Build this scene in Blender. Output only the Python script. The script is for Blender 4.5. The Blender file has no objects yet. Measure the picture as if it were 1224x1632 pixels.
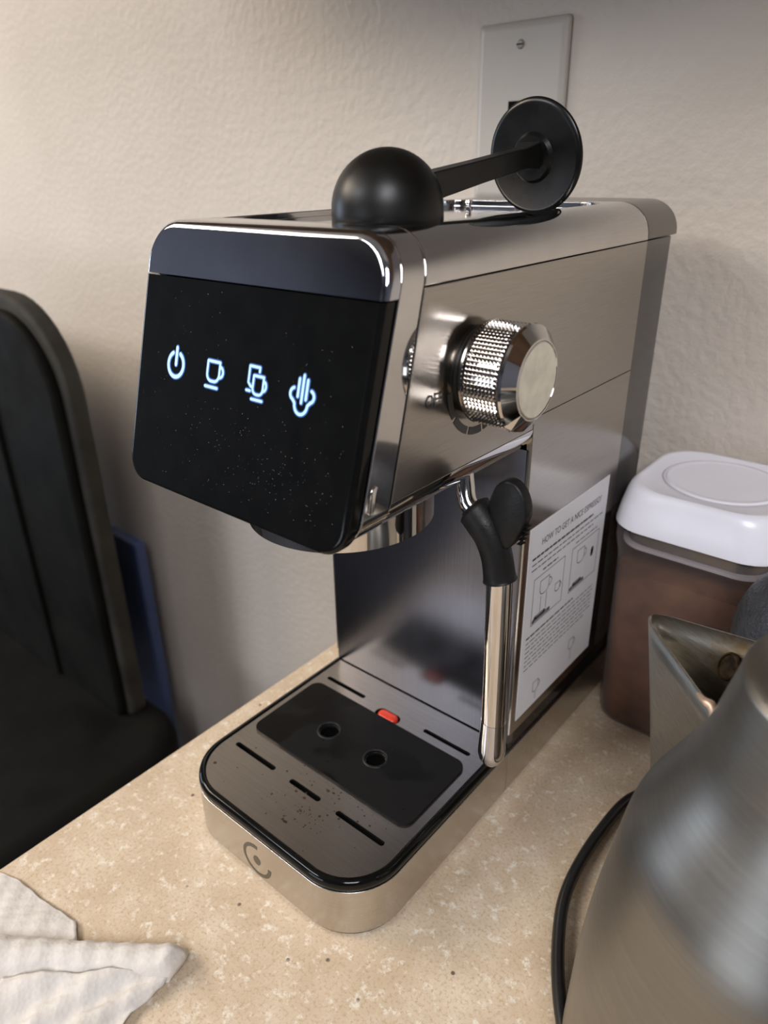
import bpy, bmesh, math, random
from mathutils import Vector, Matrix
random.seed(7)
PI = math.pi
scene = bpy.context.scene
COL = scene.collection

# ------------------------------------------------------------------ camera
cam_data = bpy.data.cameras.new('camera')
cam = bpy.data.objects.new('camera', cam_data)
COL.objects.link(cam)
R = ((0.76768207, -0.26599453, 0.583019), (0.64067992, 0.33832057, -0.68925208), (-0.01391004, 0.90265503, 0.43013999))
m = Matrix(R).to_4x4()
m.translation = Vector((0.31714865, -0.32527093, 0.37306285))
cam.matrix_world = m
cam_data.sensor_fit = 'HORIZONTAL'
cam_data.sensor_width = 36.0
cam_data.lens = 1160.78 * 36.0 / 1224.0
cam_data.clip_start = 0.01
cam_data.dof.use_dof = True
cam_data.dof.focus_distance = 0.36
cam_data.dof.aperture_fstop = 11.0
scene.camera = cam

# ------------------------------------------------------------------ world, lights, exposure
world = bpy.data.worlds.new('world')
scene.world = world
world.use_nodes = True
world.node_tree.nodes['Background'].inputs[0].default_value = (0.75, 0.72, 0.70, 1)
world.node_tree.nodes['Background'].inputs[1].default_value = 0.10
scene.view_settings.view_transform = 'Standard'
scene.view_settings.look = 'None'
scene.view_settings.gamma = 1.0
scene.view_settings.use_curve_mapping = False
scene.view_settings.exposure = 0.10

def area(name, loc, target, size, power, color, size_y=None):
    d = bpy.data.lights.new(name, 'AREA')
    d.energy = power
    d.color = color
    d.size = size
    if size_y:
        d.shape = 'RECTANGLE'
        d.size_y = size_y
    o = bpy.data.objects.new(name, d)
    COL.objects.link(o)
    o.location = loc
    o.rotation_euler = (Vector(target) - Vector(loc)).to_track_quat('-Z', 'Y').to_euler()
    return o

area('lamp_overhead', (0.85, -1.00, 1.12), (0.1, -0.05, 0.1), 0.50, 16.0, (0.97, 0.96, 1.0))
area('lamp_warm_left', (-1.45, -0.90, 1.44), (-0.1, 0.0, 0.1), 0.90, 42.0, (1.0, 0.85, 0.68))
area('window_cool', (-2.15, -0.70, 0.35), (-0.4, 0.2, 0.25), 0.7, 8.0, (0.66, 0.80, 1.0), 0.7)
area('cool_fill_front', (-0.45, -2.3, -0.05), (-0.3, 0.2, -0.2), 0.9, 8.0, (0.80, 0.88, 1.0), 0.7)  # cool fill added to lift the lower left wall
area('room_fill', (-0.9, -1.9, 1.46), (-0.9, -1.9, 0.0), 0.8, 34.0, (0.93, 0.95, 1.0))  # added fill that brightens the far walls mirrored in the chrome

# ------------------------------------------------------------------ materials
def nodes_of(name):
    mt = bpy.data.materials.new(name)
    mt.use_nodes = True
    nt = mt.node_tree
    return mt, nt, nt.nodes['Principled BSDF']

def texco(nt, scale=(1, 1, 1)):
    tc = nt.nodes.new('ShaderNodeTexCoord')
    mp = nt.nodes.new('ShaderNodeMapping')
    mp.inputs['Scale'].default_value = scale
    nt.links.new(tc.outputs['Object'], mp.inputs[0])
    return mp.outputs[0]

def noise(nt, vec, scale, detail=3.0, rough=0.5):
    n = nt.nodes.new('ShaderNodeTexNoise')
    n.inputs['Scale'].default_value = scale
    n.inputs['Detail'].default_value = detail
    n.inputs['Roughness'].default_value = rough
    nt.links.new(vec, n.inputs['Vector'])
    return n.outputs['Fac']

def ramp(nt, fac, stops):
    r = nt.nodes.new('ShaderNodeValToRGB')
    while len(r.color_ramp.elements) > len(stops):
        r.color_ramp.elements.remove(r.color_ramp.elements[-1])
    while len(r.color_ramp.elements) < len(stops):
        r.color_ramp.elements.new(0.5)
    for e, (p, c) in zip(r.color_ramp.elements, stops):
        e.position = p
        e.color = (c[0], c[1], c[2], 1) if hasattr(c, '__len__') else (c, c, c, 1)
    nt.links.new(fac, r.inputs[0])
    return r.outputs[0]

def mixc(nt, fac, a, b):
    mx = nt.nodes.new('ShaderNodeMix')
    mx.data_type = 'RGBA'
    for s, v in ((mx.inputs[0], fac), (mx.inputs[6], a), (mx.inputs[7], b)):
        if hasattr(v, 'is_linked'):
            nt.links.new(v, s)
        elif hasattr(v, '__len__'):
            s.default_value = (v[0], v[1], v[2], 1)
        else:
            s.default_value = v
    return mx.outputs[2]

def bump(nt, p, h, strength, dist=0.001):
    b = nt.nodes.new('ShaderNodeBump')
    b.inputs['Strength'].default_value = strength
    b.inputs['Distance'].default_value = dist
    nt.links.new(h, b.inputs['Height'])
    nt.links.new(b.outputs[0], p.inputs['Normal'])

def plain(name, col, rough=0.5, metal=0.0, vary=0.06, scale=60.0, spec=0.5, bmp=0.0, bscale=400.0):
    mt, nt, p = nodes_of(name)
    v = texco(nt)
    f = noise(nt, v, scale)
    lo = tuple(c * (1 - vary) for c in col)
    hi = tuple(min(1, c * (1 + vary)) for c in col)
    nt.links.new(ramp(nt, f, [(0.3, lo), (0.7, hi)]), p.inputs['Base Color'])
    nt.links.new(ramp(nt, noise(nt, v, scale * 0.6), [(0.3, max(0.0, rough * (1 - vary))), (0.7, min(1.0, rough * (1 + vary)))]), p.inputs['Roughness'])
    p.inputs['Metallic'].default_value = metal
    p.inputs['Specular IOR Level'].default_value = spec
    if bmp:
        bump(nt, p, noise(nt, v, bscale, 2), bmp)
    return mt

def brushed(name, col, rough, stretch, strength=0.12, smudge=0.12):
    mt, nt, p = nodes_of(name)
    v = texco(nt, stretch)
    f = noise(nt, v, 1.0, 4, 0.6)
    v2 = texco(nt)
    s = noise(nt, v2, 22, 4, 0.6)
    c1 = ramp(nt, f, [(0.25, tuple(c * 0.88 for c in col)), (0.75, tuple(min(1, c * 1.08) for c in col))])
    nt.links.new(c1, p.inputs['Base Color'])
    rr = mixc(nt, s, (rough * (1 - smudge),) * 3, (rough * (1 + smudge * 2),) * 3)
    nt.links.new(rr, p.inputs['Roughness'])
    p.inputs['Metallic'].default_value = 1.0
    bump(nt, p, f, strength, 0.0003)
    return mt

def emit(name, col, strength):
    mt, nt, p = nodes_of(name)
    p.inputs['Base Color'].default_value = (0.01, 0.01, 0.01, 1)
    v = texco(nt)
    f = noise(nt, v, 300)
    nt.links.new(ramp(nt, f, [(0.2, tuple(c * 0.92 for c in col)), (0.8, col)]), p.inputs['Emission Color'])
    p.inputs['Emission Strength'].default_value = strength
    return mt

M = {}
M['chrome'] = plain('chrome', (0.62, 0.60, 0.58), 0.06, 1.0, 0.04, 40)
M['chrome_soft'] = plain('chrome_soft', (0.52, 0.53, 0.57), 0.07, 1.0, 0.08, 40)
M['steel_side'] = brushed('steel_side', (0.42, 0.39, 0.35), 0.20, (40, 40, 2200), 0.04)
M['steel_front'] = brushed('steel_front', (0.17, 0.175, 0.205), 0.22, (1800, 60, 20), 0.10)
M['steel_base'] = brushed('steel_base', (0.54, 0.51, 0.47), 0.25, (60, 60, 2500), 0.08)
M['steel_grate'] = brushed('steel_grate', (0.32, 0.30, 0.28), 0.30, (40, 1500, 60), 0.08)
M['steel_kettle'] = brushed('steel_kettle', (0.25, 0.238, 0.215), 0.35, (30, 30, 900), 0.10, 0.2)
M['steel_knob'] = plain('steel_knob', (0.84, 0.84, 0.76), 0.45, 1.0, 0.10, 130)
M['gloss_black'] = plain('gloss_black', (0.004, 0.0042, 0.004), 0.08, 0, 0.2, 90, 0.22)
M['matte_black'] = plain('matte_black', (0.012, 0.012, 0.011), 0.42, 0, 0.15, 90, 0.35)
M['scoop_black'] = plain('scoop_black', (0.0045, 0.0045, 0.004), 0.38, 0, 0.15, 120, 0.32)
M['disc_black'] = plain('disc_black', (0.004, 0.004, 0.0035), 0.28, 0, 0.15, 120, 0.30)
M['rubber'] = plain('rubber', (0.007, 0.007, 0.007), 0.45, 0, 0.2, 200, 0.3, 0.1, 900)
M['tank'] = plain('tank', (0.035, 0.032, 0.030), 0.10, 0, 0.15, 40, 0.9)
M['tank_lid'] = plain('tank_lid', (0.16, 0.145, 0.125), 0.22, 0.5, 0.05, 40)
M['dark_gap'] = plain('dark_gap', (0.002, 0.002, 0.002), 0.8, spec=0.1)
M['red'] = plain('red_plastic', (0.62, 0.045, 0.02), 0.30, 0, 0.1, 200)
M['print'] = plain('print_black', (0.03, 0.028, 0.025), 0.5)
M['print_grey'] = plain('print_grey', (0.20, 0.20, 0.21), 0.6)
M['print_bold'] = plain('print_bold', (0.10, 0.10, 0.105), 0.6)
M['logo'] = plain('logo_print', (0.085, 0.070, 0.048), 0.45)
M['sticker'] = plain('sticker_paper', (0.72, 0.72, 0.74), 0.45, 0, 0.03, 30)
M['lid'] = plain('lid_white', (0.86, 0.86, 0.93), 0.28, 0, 0.02, 30)
M['gasket'] = plain('gasket', (0.55, 0.52, 0.55), 0.4, 0, 0.05, 60)
M['dust'] = plain('dust', (0.35, 0.34, 0.32), 0.8)
M['coffee_spot'] = plain('coffee_spot', (0.045, 0.022, 0.012), 0.45, 0, 0.3, 300)
M['coffee'] = plain('coffee_grounds', (0.24, 0.115, 0.060), 0.9, 0, 0.35, 35, 0.3, 0.8, 1500)
M['weld'] = plain('weld', (0.72, 0.52, 0.38), 0.35, 0.6, 0.15, 300)
M['rust'] = plain('rust_hole', (0.070, 0.042, 0.018), 0.55, 0.5, 0.6, 260)
M['vinyl'] = plain('black_vinyl', (0.004, 0.004, 0.0032), 0.7, 0, 0.3, 20, 0.12, 0.2, 80)
M['vinyl_worn'] = plain('worn_vinyl', (0.026, 0.024, 0.019), 0.7, 0, 0.4, 18, 0.25, 0.3, 80)
M['blue'] = plain('blue_plastic', (0.055, 0.085, 0.20), 0.5, 0, 0.1, 20)
M['cord'] = plain('cord_black', (0.010, 0.010, 0.010), 0.35, 0, 0.2, 60)
M['plate'] = plain('wall_plate_plastic', (0.47, 0.435, 0.385), 0.35, 0, 0.02, 30)
M['screw'] = plain('screw_paint', (0.30, 0.28, 0.25), 0.4, 0.3)
M['cabinet'] = plain('cabinet_wood', (0.20, 0.12, 0.07), 0.5, 0, 0.2, 12)
M['room'] = plain('far_wall_paint', (0.15, 0.165, 0.21), 0.8, 0, 0.05, 3)
M['floor'] = plain('floor_covering', (0.035, 0.035, 0.042), 0.7, 0, 0.2, 10)
M['ceiling'] = plain('ceiling_paint', (0.35, 0.34, 0.32), 0.9, 0, 0.03, 5)
M['icon'] = emit('icon_light', (0.50, 0.82, 1.0), 1.35)
M['icon_edge'] = emit('icon_light_edge', (0.03, 0.16, 0.60), 0.75)

# textured wall (orange peel)
mt, nt, p = nodes_of('orange_peel_wall')
v = texco(nt)
nt.links.new(ramp(nt, noise(nt, v, 9, 4), [(0.3, (0.56, 0.50, 0.43)), (0.7, (0.59, 0.53, 0.46))]), p.inputs['Base Color'])
p.inputs['Roughness'].default_value = 0.7
p.inputs['Specular IOR Level'].default_value = 0.3
h1 = noise(nt, v, 145, 3, 0.5)
bump(nt, p, ramp(nt, h1, [(0.30, 0.0), (0.70, 1.0)]), 0.34, 0.0020)
M['wall'] = mt

# speckled beige laminate
mt, nt, p = nodes_of('speckled_laminate')
v = texco(nt)
base = ramp(nt, noise(nt, v, 28, 6, 0.65), [(0.28, (0.52, 0.405, 0.275)), (0.5, (0.60, 0.48, 0.345)), (0.72, (0.70, 0.60, 0.46))])
fl = ramp(nt, noise(nt, v, 140, 4, 0.65), [(0.55, 0.0), (0.66, 1.0)])
c = mixc(nt, fl, base, (0.76, 0.69, 0.57))
fl2 = ramp(nt, noise(nt, v, 520, 4, 0.7), [(0.34, 0.7), (0.50, 0.0)])
c = mixc(nt, fl2, c, (0.42, 0.29, 0.17))
vo = nt.nodes.new('ShaderNodeTexVoronoi')
vo.inputs['Scale'].default_value = 85
nt.links.new(v, vo.inputs['Vector'])
sp = ramp(nt, vo.outputs['Distance'], [(0.07, 1.0), (0.12, 0.0)])
msk = ramp(nt, noise(nt, v, 60, 2), [(0.60, 0.0), (0.64, 1.0)])
mm = nt.nodes.new('ShaderNodeMath'); mm.operation = 'MULTIPLY'
nt.links.new(sp, mm.inputs[0]); nt.links.new(msk, mm.inputs[1])
c = mixc(nt, mm.outputs[0], c, (0.13, 0.10, 0.07))
nt.links.new(c, p.inputs['Base Color'])
p.inputs['Roughness'].default_value = 0.48
p.inputs['Specular IOR Level'].default_value = 0.4
bump(nt, p, noise(nt, v, 260, 3), 0.12, 0.0005)
M['counter'] = mt

# silicone mat with wet patches
mt, nt, p = nodes_of('silicone_mat')
v = texco(nt)
w = ramp(nt, noise(nt, v, 26, 2, 0.4), [(0.50, 0.0), (0.54, 1.0)])
nt.links.new(mixc(nt, w, (0.008, 0.008, 0.008), (0.002, 0.002, 0.002)), p.inputs['Base Color'])
nt.links.new(mixc(nt, w, (0.60,) * 3, (0.34,) * 3), p.inputs['Roughness'])
p.inputs['Specular IOR Level'].default_value = 0.14
M['mat'] = mt

# paper towel
mt, nt, p = nodes_of('paper_towel')
v = texco(nt)
nt.links.new(ramp(nt, noise(nt, v, 30, 4), [(0.3, (0.62, 0.58, 0.53)), (0.7, (0.71, 0.675, 0.63))]), p.inputs['Base Color'])
p.inputs['Roughness'].default_value = 0.9
p.inputs['Subsurface Weight'].default_value = 0.0
wv = nt.nodes.new('ShaderNodeTexVoronoi')
wv.inputs['Scale'].default_value = 420
nt.links.new(v, wv.inputs['Vector'])
bump(nt, p, wv.outputs['Distance'], 0.35, 0.0006)
M['paper'] = mt

# clear container plastic: thin wall, see-through with reflections
mt, nt, p = nodes_of('clear_plastic')
p.inputs['Base Color'].default_value = (0.55, 0.50, 0.50, 1)
p.inputs['Roughness'].default_value = 0.12
tr = nt.nodes.new('ShaderNodeBsdfTransparent')
tr.inputs[0].default_value = (0.93, 0.90, 0.88, 1)
ms = nt.nodes.new('ShaderNodeMixShader')
lw = nt.nodes.new('ShaderNodeLayerWeight')
lw.inputs['Blend'].default_value = 0.28
nt.links.new(ramp(nt, lw.outputs['Fresnel'], [(0.0, 0.05), (0.5, 0.55)]), ms.inputs[0])
nt.links.new(tr.outputs[0], ms.inputs[1])
nt.links.new(p.outputs[0], ms.inputs[2])
nt.links.new(ms.outputs[0], nt.nodes['Material Output'].inputs[0])
M['clear'] = mt

# grainy steel with brown stain for the spout
mt, nt, p = nodes_of('stained_steel')
v = texco(nt)
f = noise(nt, texco(nt, (120, 120, 1600)), 1.0, 4, 0.6)
c0 = ramp(nt, f, [(0.25, (0.34, 0.32, 0.27)), (0.75, (0.54, 0.51, 0.44))])
vd = nt.nodes.new('ShaderNodeVectorMath'); vd.operation = 'DISTANCE'
tc = nt.nodes.new('ShaderNodeTexCoord')
nt.links.new(tc.outputs['Object'], vd.inputs[0])
STAIN = vd
nz = noise(nt, v, 260, 4, 0.6)
ad = nt.nodes.new('ShaderNodeMath'); ad.operation = 'MULTIPLY_ADD'
nt.links.new(nz, ad.inputs[0]); ad.inputs[1].default_value = 0.022
nt.links.new(vd.outputs['Value'], ad.inputs[2])
st = ramp(nt, ad.outputs[0], [(0.017, 1.0), (0.025, 0.0)])
nt.links.new(mixc(nt, st, c0, (0.36, 0.25, 0.13)), p.inputs['Base Color'])
p.inputs['Metallic'].default_value = 1.0
p.inputs['Roughness'].default_value = 0.36
bump(nt, p, f, 0.2, 0.0003)
M['spout'] = mt

M['grey_grain'] = plain('grey_grained', (0.045, 0.045, 0.048), 0.42, 0, 0.2, 200, 0.5, 0.9, 600)

# ------------------------------------------------------------------ mesh helpers
def link_mesh(name, verts, faces, mat, parent=None, smooth=40, bevel=0.0, seg=3, sub=0, solid=0.0):
    me = bpy.data.meshes.new(name)
    me.from_pydata([tuple(q) for q in verts], [], faces)
    bm = bmesh.new(); bm.from_mesh(me)
    bmesh.ops.remove_doubles(bm, verts=bm.verts, dist=1e-6)
    bmesh.ops.recalc_face_normals(bm, faces=bm.faces)
    bm.to_mesh(me); bm.free()
    return finish(name, me, mat, parent, smooth, bevel, seg, sub, solid)

def finish(name, me, mat, parent=None, smooth=40, bevel=0.0, seg=3, sub=0, solid=0.0):
    me.materials.clear()
    me.materials.append(M[mat])
    if smooth:
        for poly in me.polygons:
            poly.use_smooth = True
        if smooth < 179:
            me.set_sharp_from_angle(angle=math.radians(smooth))
    o = bpy.data.objects.new(name, me)
    COL.objects.link(o)
    if parent is not None:
        o.parent = parent
    if solid:
        s = o.modifiers.new('solid', 'SOLIDIFY'); s.thickness = solid; s.offset = 0
    if bevel:
        b = o.modifiers.new('bevel', 'BEVEL'); b.width = bevel; b.segments = seg
        b.limit_method = 'ANGLE'; b.angle_limit = math.radians(40)
        for poly in me.polygons: poly.use_smooth = True
        for e in me.edges: e.use_edge_sharp = False
        b.harden_normals = True
    if sub:
        s = o.modifiers.new('sub', 'SUBSURF'); s.levels = sub; s.render_levels = sub
    return o

def thing(name, label, cat, loc=(0, 0, 0), group=None):
    o = bpy.data.objects.new(name, None)
    COL.objects.link(o)
    o.location = loc
    o.empty_display_size = 0.02
    return tag(o, label, cat, group)

def tag(o, label, cat, group=None):
    o['label'] = label; o['category'] = cat
    if group: o['group'] = group
    return o

def struct(o):
    o['kind'] = 'structure'
    return o

def box(name, lo, hi, mat, parent=None, bevel=0.0, seg=3):
    x0, y0, z0 = lo; x1, y1, z1 = hi
    vs = [(x0, y0, z0), (x1, y0, z0), (x1, y1, z0), (x0, y1, z0), (x0, y0, z1), (x1, y0, z1), (x1, y1, z1), (x0, y1, z1)]
    fs = [(0, 3, 2, 1), (4, 5, 6, 7), (0, 1, 5, 4), (1, 2, 6, 5), (2, 3, 7, 6), (3, 0, 4, 7)]
    return link_mesh(name, vs, fs, mat, parent, 30, bevel, seg)

def rrect(x0, x1, y0, y1, r, n=8):
    """rounded rectangle outline, ccw; r = radii at (x0y0, x1y0, x1y1, x0y1)"""
    if not hasattr(r, '__len__'): r = (r,) * 4
    pts = []
    for (cx, cy, a0, rr) in ((x0, y0, PI, r[0]), (x1, y0, 1.5 * PI, r[1]), (x1, y1, 0, r[2]), (x0, y1, 0.5 * PI, r[3])):
        if rr <= 1e-6:
            pts.append((cx, cy)); continue
        ox = cx + rr if cx == x0 else cx - rr
        oy = cy + rr if cy == y0 else cy - rr
        for k in range(n + 1):
            a = a0 + k / n * PI / 2
            pts.append((ox + rr * math.cos(a), oy + rr * math.sin(a)))
    return pts

def loft_geo(rings, cap0=True, cap1=True, closed=True):
    vs = []; fs = []
    n = len(rings[0])
    for r in rings: vs += [tuple(q) for q in r]
    for i in range(len(rings) - 1):
        for j in range(n if closed else n - 1):
            k = (j + 1) % n
            fs.append((i * n + j, i * n + k, (i + 1) * n + k, (i + 1) * n + j))
    if cap0: fs.append(tuple(range(n))[::-1])
    if cap1: fs.append(tuple((len(rings) - 1) * n + j for j in range(n)))
    return vs, fs

def loft(name, rings, mat, parent=None, cap0=True, cap1=True, closed=True, **k):
    vs, fs = loft_geo(rings, cap0, cap1, closed)
    return link_mesh(name, vs, fs, mat, parent, **k)

def slab(name, outline, z0, z1, mat, parent=None, **k):
    return loft(name, [[(x, y, z0) for x, y in outline], [(x, y, z1) for x, y in outline]], mat, parent, **k)

def lathe_geo(prof, n=64, closed_profile=False):
    vs = []; fs = []
    for r, z in prof:
        for j in range(n):
            a = 2 * PI * j / n
            vs.append((r * math.cos(a), r * math.sin(a), z))
    mrow = len(prof)
    for i in range(mrow - 1 if not closed_profile else mrow):
        i2 = (i + 1) % mrow
        for j in range(n):
            k = (j + 1) % n
            fs.append((i * n + j, i * n + k, i2 * n + k, i2 * n + j))
    if not closed_profile:
        if prof[0][0] > 1e-6: fs.append(tuple(range(n))[::-1])
        if prof[-1][0] > 1e-6: fs.append(tuple((mrow - 1) * n + j for j in range(n)))
    return vs, fs

def xf(vs, mat4): return [mat4 @ Vector(q) for q in vs]

def lathe(name, prof, mat, parent=None, mat4=None, n=64, closed_profile=False, **k):
    vs, fs = lathe_geo(prof, n, closed_profile)
    if mat4 is not None: vs = xf(vs, mat4)
    return link_mesh(name, vs, fs, mat, parent, **k)

def tube_geo(path, radii, n=16):
    path = [Vector(q) for q in path]
    if not hasattr(radii, '__len__'): radii = [radii] * len(path)
    rings = []
    t = (path[1] - path[0]).normalized()
    up = Vector((0, 0, 1)) if abs(t.z) < 0.9 else Vector((1, 0, 0))
    u = t.cross(up).normalized()
    for i, q in enumerate(path):
        if i == 0: t = path[1] - path[0]
        elif i == len(path) - 1: t = path[-1] - path[-2]
        else: t = (path[i + 1] - path[i]).normalized() + (path[i] - path[i - 1]).normalized()
        t.normalize()
        u = (u - t * u.dot(t)).normalized()
        w = t.cross(u)
        rings.append([q + (u * math.cos(2 * PI * j / n) + w * math.sin(2 * PI * j / n)) * radii[i] for j in range(n)])
    return loft_geo(rings)

def catmull(pts, per=6):
    pts = [Vector(q) for q in pts]
    out = []
    P = [pts[0]] + pts + [pts[-1]]
    for i in range(1, len(P) - 2):
        for k in range(per):
            t = k / per
            a, b, c, d = P[i - 1], P[i], P[i + 1], P[i + 2]
            out.append(0.5 * ((2 * b) + (-a + c) * t + (2 * a - 5 * b + 4 * c - d) * t * t + (-a + 3 * b - 3 * c + d) * t ** 3))
    out.append(pts[-1])
    return out

def tube(name, path, radii, mat, parent=None, n=16, **k):
    vs, fs = tube_geo(path, radii, n)
    return link_mesh(name, vs, fs, mat, parent, **k)

def join_geo(parts):
    V = []; F = []
    for vs, fs in parts:
        b = len(V); V += list(vs); F += [tuple(b + i for i in f) for f in fs]
    return V, F

def boolean(o, cutters, op='DIFFERENCE'):
    for c in cutters:
        md = o.modifiers.new('b', 'BOOLEAN'); md.object = c; md.operation = op; md.solver = 'EXACT'
    dg = bpy.context.evaluated_depsgraph_get()
    dg.update()
    me = bpy.data.meshes.new_from_object(o.evaluated_get(dg))
    o.modifiers.clear()
    o.data = me
    for poly in me.polygons: poly.use_smooth = True
    me.set_sharp_from_angle(angle=math.radians(30))
    for c in cutters: bpy.data.objects.remove(c, do_unlink=True)
    return o

def add_bevel(o, w, seg=3, ang=40):
    b = o.modifiers.new('bevel', 'BEVEL'); b.width = w; b.segments = seg
    b.limit_method = 'ANGLE'; b.angle_limit = math.radians(ang); b.harden_normals = True
    for e in o.data.edges: e.use_edge_sharp = False

def strokes_geo(lines, width, frame, off=0.0):
    """2-D polylines -> flat ribbons in the plane of frame (origin, u, v, n)"""
    O, U, Vv, N = frame
    parts = []
    def P(a, b): return O + U * a + Vv * b + N * off
    hw = width / 2
    for ln in lines:
        for (a, b) in zip(ln[:-1], ln[1:]):
            d = Vector((b[0] - a[0], b[1] - a[1]))
            if d.length < 1e-9: continue
            d.normalize(); q = Vector((-d.y, d.x)) * hw
            parts.append(([P(a[0] + q.x, a[1] + q.y), P(a[0] - q.x, a[1] - q.y), P(b[0] - q.x, b[1] - q.y), P(b[0] + q.x, b[1] + q.y)], [(0, 1, 2, 3)]))
        for a in ln:
            parts.append(([P(a[0] + hw * math.cos(t * PI / 4), a[1] + hw * math.sin(t * PI / 4)) for t in range(8)], [tuple(range(8))]))
    return join_geo(parts)

def flat_mesh(name, geo, mat, parent):
    me = bpy.data.meshes.new(name)
    me.from_pydata([tuple(q) for q in geo[0]], [], geo[1])
    return finish(name, me, mat, parent, 0)

def arc(cx, cy, r, a0, a1, n=16, ry=None):
    ry = r if ry is None else ry
    return [(cx + r * math.cos(math.radians(a0 + (a1 - a0) * k / n)), cy + ry * math.sin(math.radians(a0 + (a1 - a0) * k / n))) for k in range(n + 1)]

def text_obj(name, body, size, frame, mat, parent, sx=1.0):
    cu = bpy.data.curves.new(name, 'FONT')
    cu.body = body; cu.size = size; cu.align_x = 'CENTER'; cu.align_y = 'CENTER'
    tmp = bpy.data.objects.new(name + '_t', cu)
    COL.objects.link(tmp)
    dg = bpy.context.evaluated_depsgraph_get(); dg.update()
    me = bpy.data.meshes.new_from_object(tmp.evaluated_get(dg))
    bpy.data.objects.remove(tmp, do_unlink=True)
    O, U, Vv, N = frame
    for v in me.vertices:
        v.co = O + U * (v.co.x * sx) + Vv * v.co.y + N * 0.00012
    return finish(name, me, mat, parent, 0)

# ------------------------------------------------------------------ room
def plane_wall(name, lo, hi, mat):
    return struct(box(name, lo, hi, mat))
YW = 0.205
plane_wall('wall_back', (-2.3, YW, -0.9), (1.7, YW + 0.12, 1.5), 'wall')
plane_wall('wall_front', (-2.3, -3.1, -0.9), (1.7, -3.0, 1.5), 'room')
plane_wall('wall_left', (-2.4, -3.0, -0.9), (-2.3, YW, 1.5), 'room')
plane_wall('wall_right', (1.7, -3.0, -0.9), (1.8, YW, 1.5), 'room')
plane_wall('floor', (-2.4, -3.1, -1.0), (1.8, YW + 0.12, -0.9), 'floor')
plane_wall('ceiling', (-2.4, -3.1, 1.5), (1.8, YW + 0.12, 1.6), 'ceiling')

# brown cupboard run over the counter, added out of view to shade the upper right wall
struct(box('unseen_cupboard', (-0.35, -0.14, 0.605), (1.69, YW - 0.001, 1.30), 'cabinet'))

# countertop with its cabinet side below
ct = thing('countertop', 'speckled beige laminate countertop under the espresso machine', 'countertop', (0, 0, 0))
box('worktop', (-0.0528, -0.45, -0.036), (1.5, YW - 0.0005, 0.0), 'counter', ct, 0.0015, 2)
box('side_panel', (-0.035, -0.42, -0.9), (1.45, YW - 0.01, -0.036), 'cabinet', ct)

# ------------------------------------------------------------------ wall plate
wp = thing('wall_plate', 'beige plastic wall plate with one screw and a dark jack on the textured wall', 'wall plate', (0.0055, YW, 0.405))
WX, WZ = 0.0363, 0.0577
rings = []
for (d, y) in ((0.0, 0.0), (0.0, -0.0022), (0.0012, -0.0038), (0.0042, -0.0052), (0.0060, -0.0054)):
    rings.append([(x, y, z) for x, z in rrect(-WX + d, WX - d, -WZ + d, WZ - d, 0.003, 4)])
loft('plate', rings, 'plate', wp, smooth=60).modifiers.new('wn', 'WEIGHTED_NORMAL').weight = 100
rot = Matrix.Rotation(PI / 2, 4, 'X')
for s in (1, -1):
    o = lathe('screw', [(0.0, 0.0014), (0.0022, 0.0012), (0.0031, 0.0002), (0.0031, -0.001)], 'screw', wp, Matrix.Translation((0, -0.0054, 0.0432 * s)) @ rot, 24)
    box('screw_slot', (-0.0026, -0.0070, 0.0432 * s - 0.0004), (0.0026, -0.0066, 0.0432 * s + 0.0004), 'dark_gap', o)
box('jack_frame', (-0.0085, -0.0064, -0.010), (0.0045, -0.0050, 0.0095), 'plate', wp, 0.0006, 2)
box('jack_opening', (-0.0070, -0.0068, -0.008), (0.0030, -0.0062, 0.0085), 'dark_gap', wp, 0.0004, 2)

# ------------------------------------------------------------------ espresso machine
W = 0.148
em = thing('espresso_machine', 'slim stainless steel espresso machine with glossy black touch panel standing on the counter', 'coffee machine', (0, 0, 0))
def yf(z): return -0.1224 - (0.3286 - z) * 0.2903           # face of the head, leaning
def ys(z): return -0.1001 - (0.3315 - z) * 0.262            # seam behind the face
ZT, ZS, ZP, ZB = 0.3520, 0.3315, 0.2505, 0.2370
YC, YR, YE = -0.0075, 0.1135, 0.1590

def prism(name, outline, f0, f1, mat, parent, inset_steps=None, **k):
    """outline in (x,z); f0/f1 give y at z"""
    rings = [[(x, f0(z), z) for x, z in outline], [(x, f1(z), z) for x, z in outline]]
    return loft(name, rings, mat, parent, **k)

# inner dark body
box('body_core', (0.003, -0.098, 0.2430), (W - 0.003, 0.150, 0.3300), 'dark_gap', em)
box('column_core', (0.003, YC + 0.004, 0.003), (W - 0.003, 0.150, 0.2440), 'dark_gap', em)

# chrome bezel ring behind the face
ol = rrect(0.0, W, ZB, ZT, (0.012, 0.012, 0.019, 0.019), 10)
prism('head_bezel', ol, lambda z: yf(z) + 0.0072, lambda z: ys(z) - 0.0002, 'chrome', em, bevel=0.0006, seg=2)
# small embossed oval on bezel side
loft('bezel_latch', [[(W + d, ys(z) - 0.012 + y * s, z) for y, z in rrect(-0.0022, 0.0022, 0.2500, 0.2610, 0.0021, 5)] for d, s in ((-0.001, 1), (0.0002, 1), (0.0005, 0.7))], 'chrome', em, smooth=60)

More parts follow.
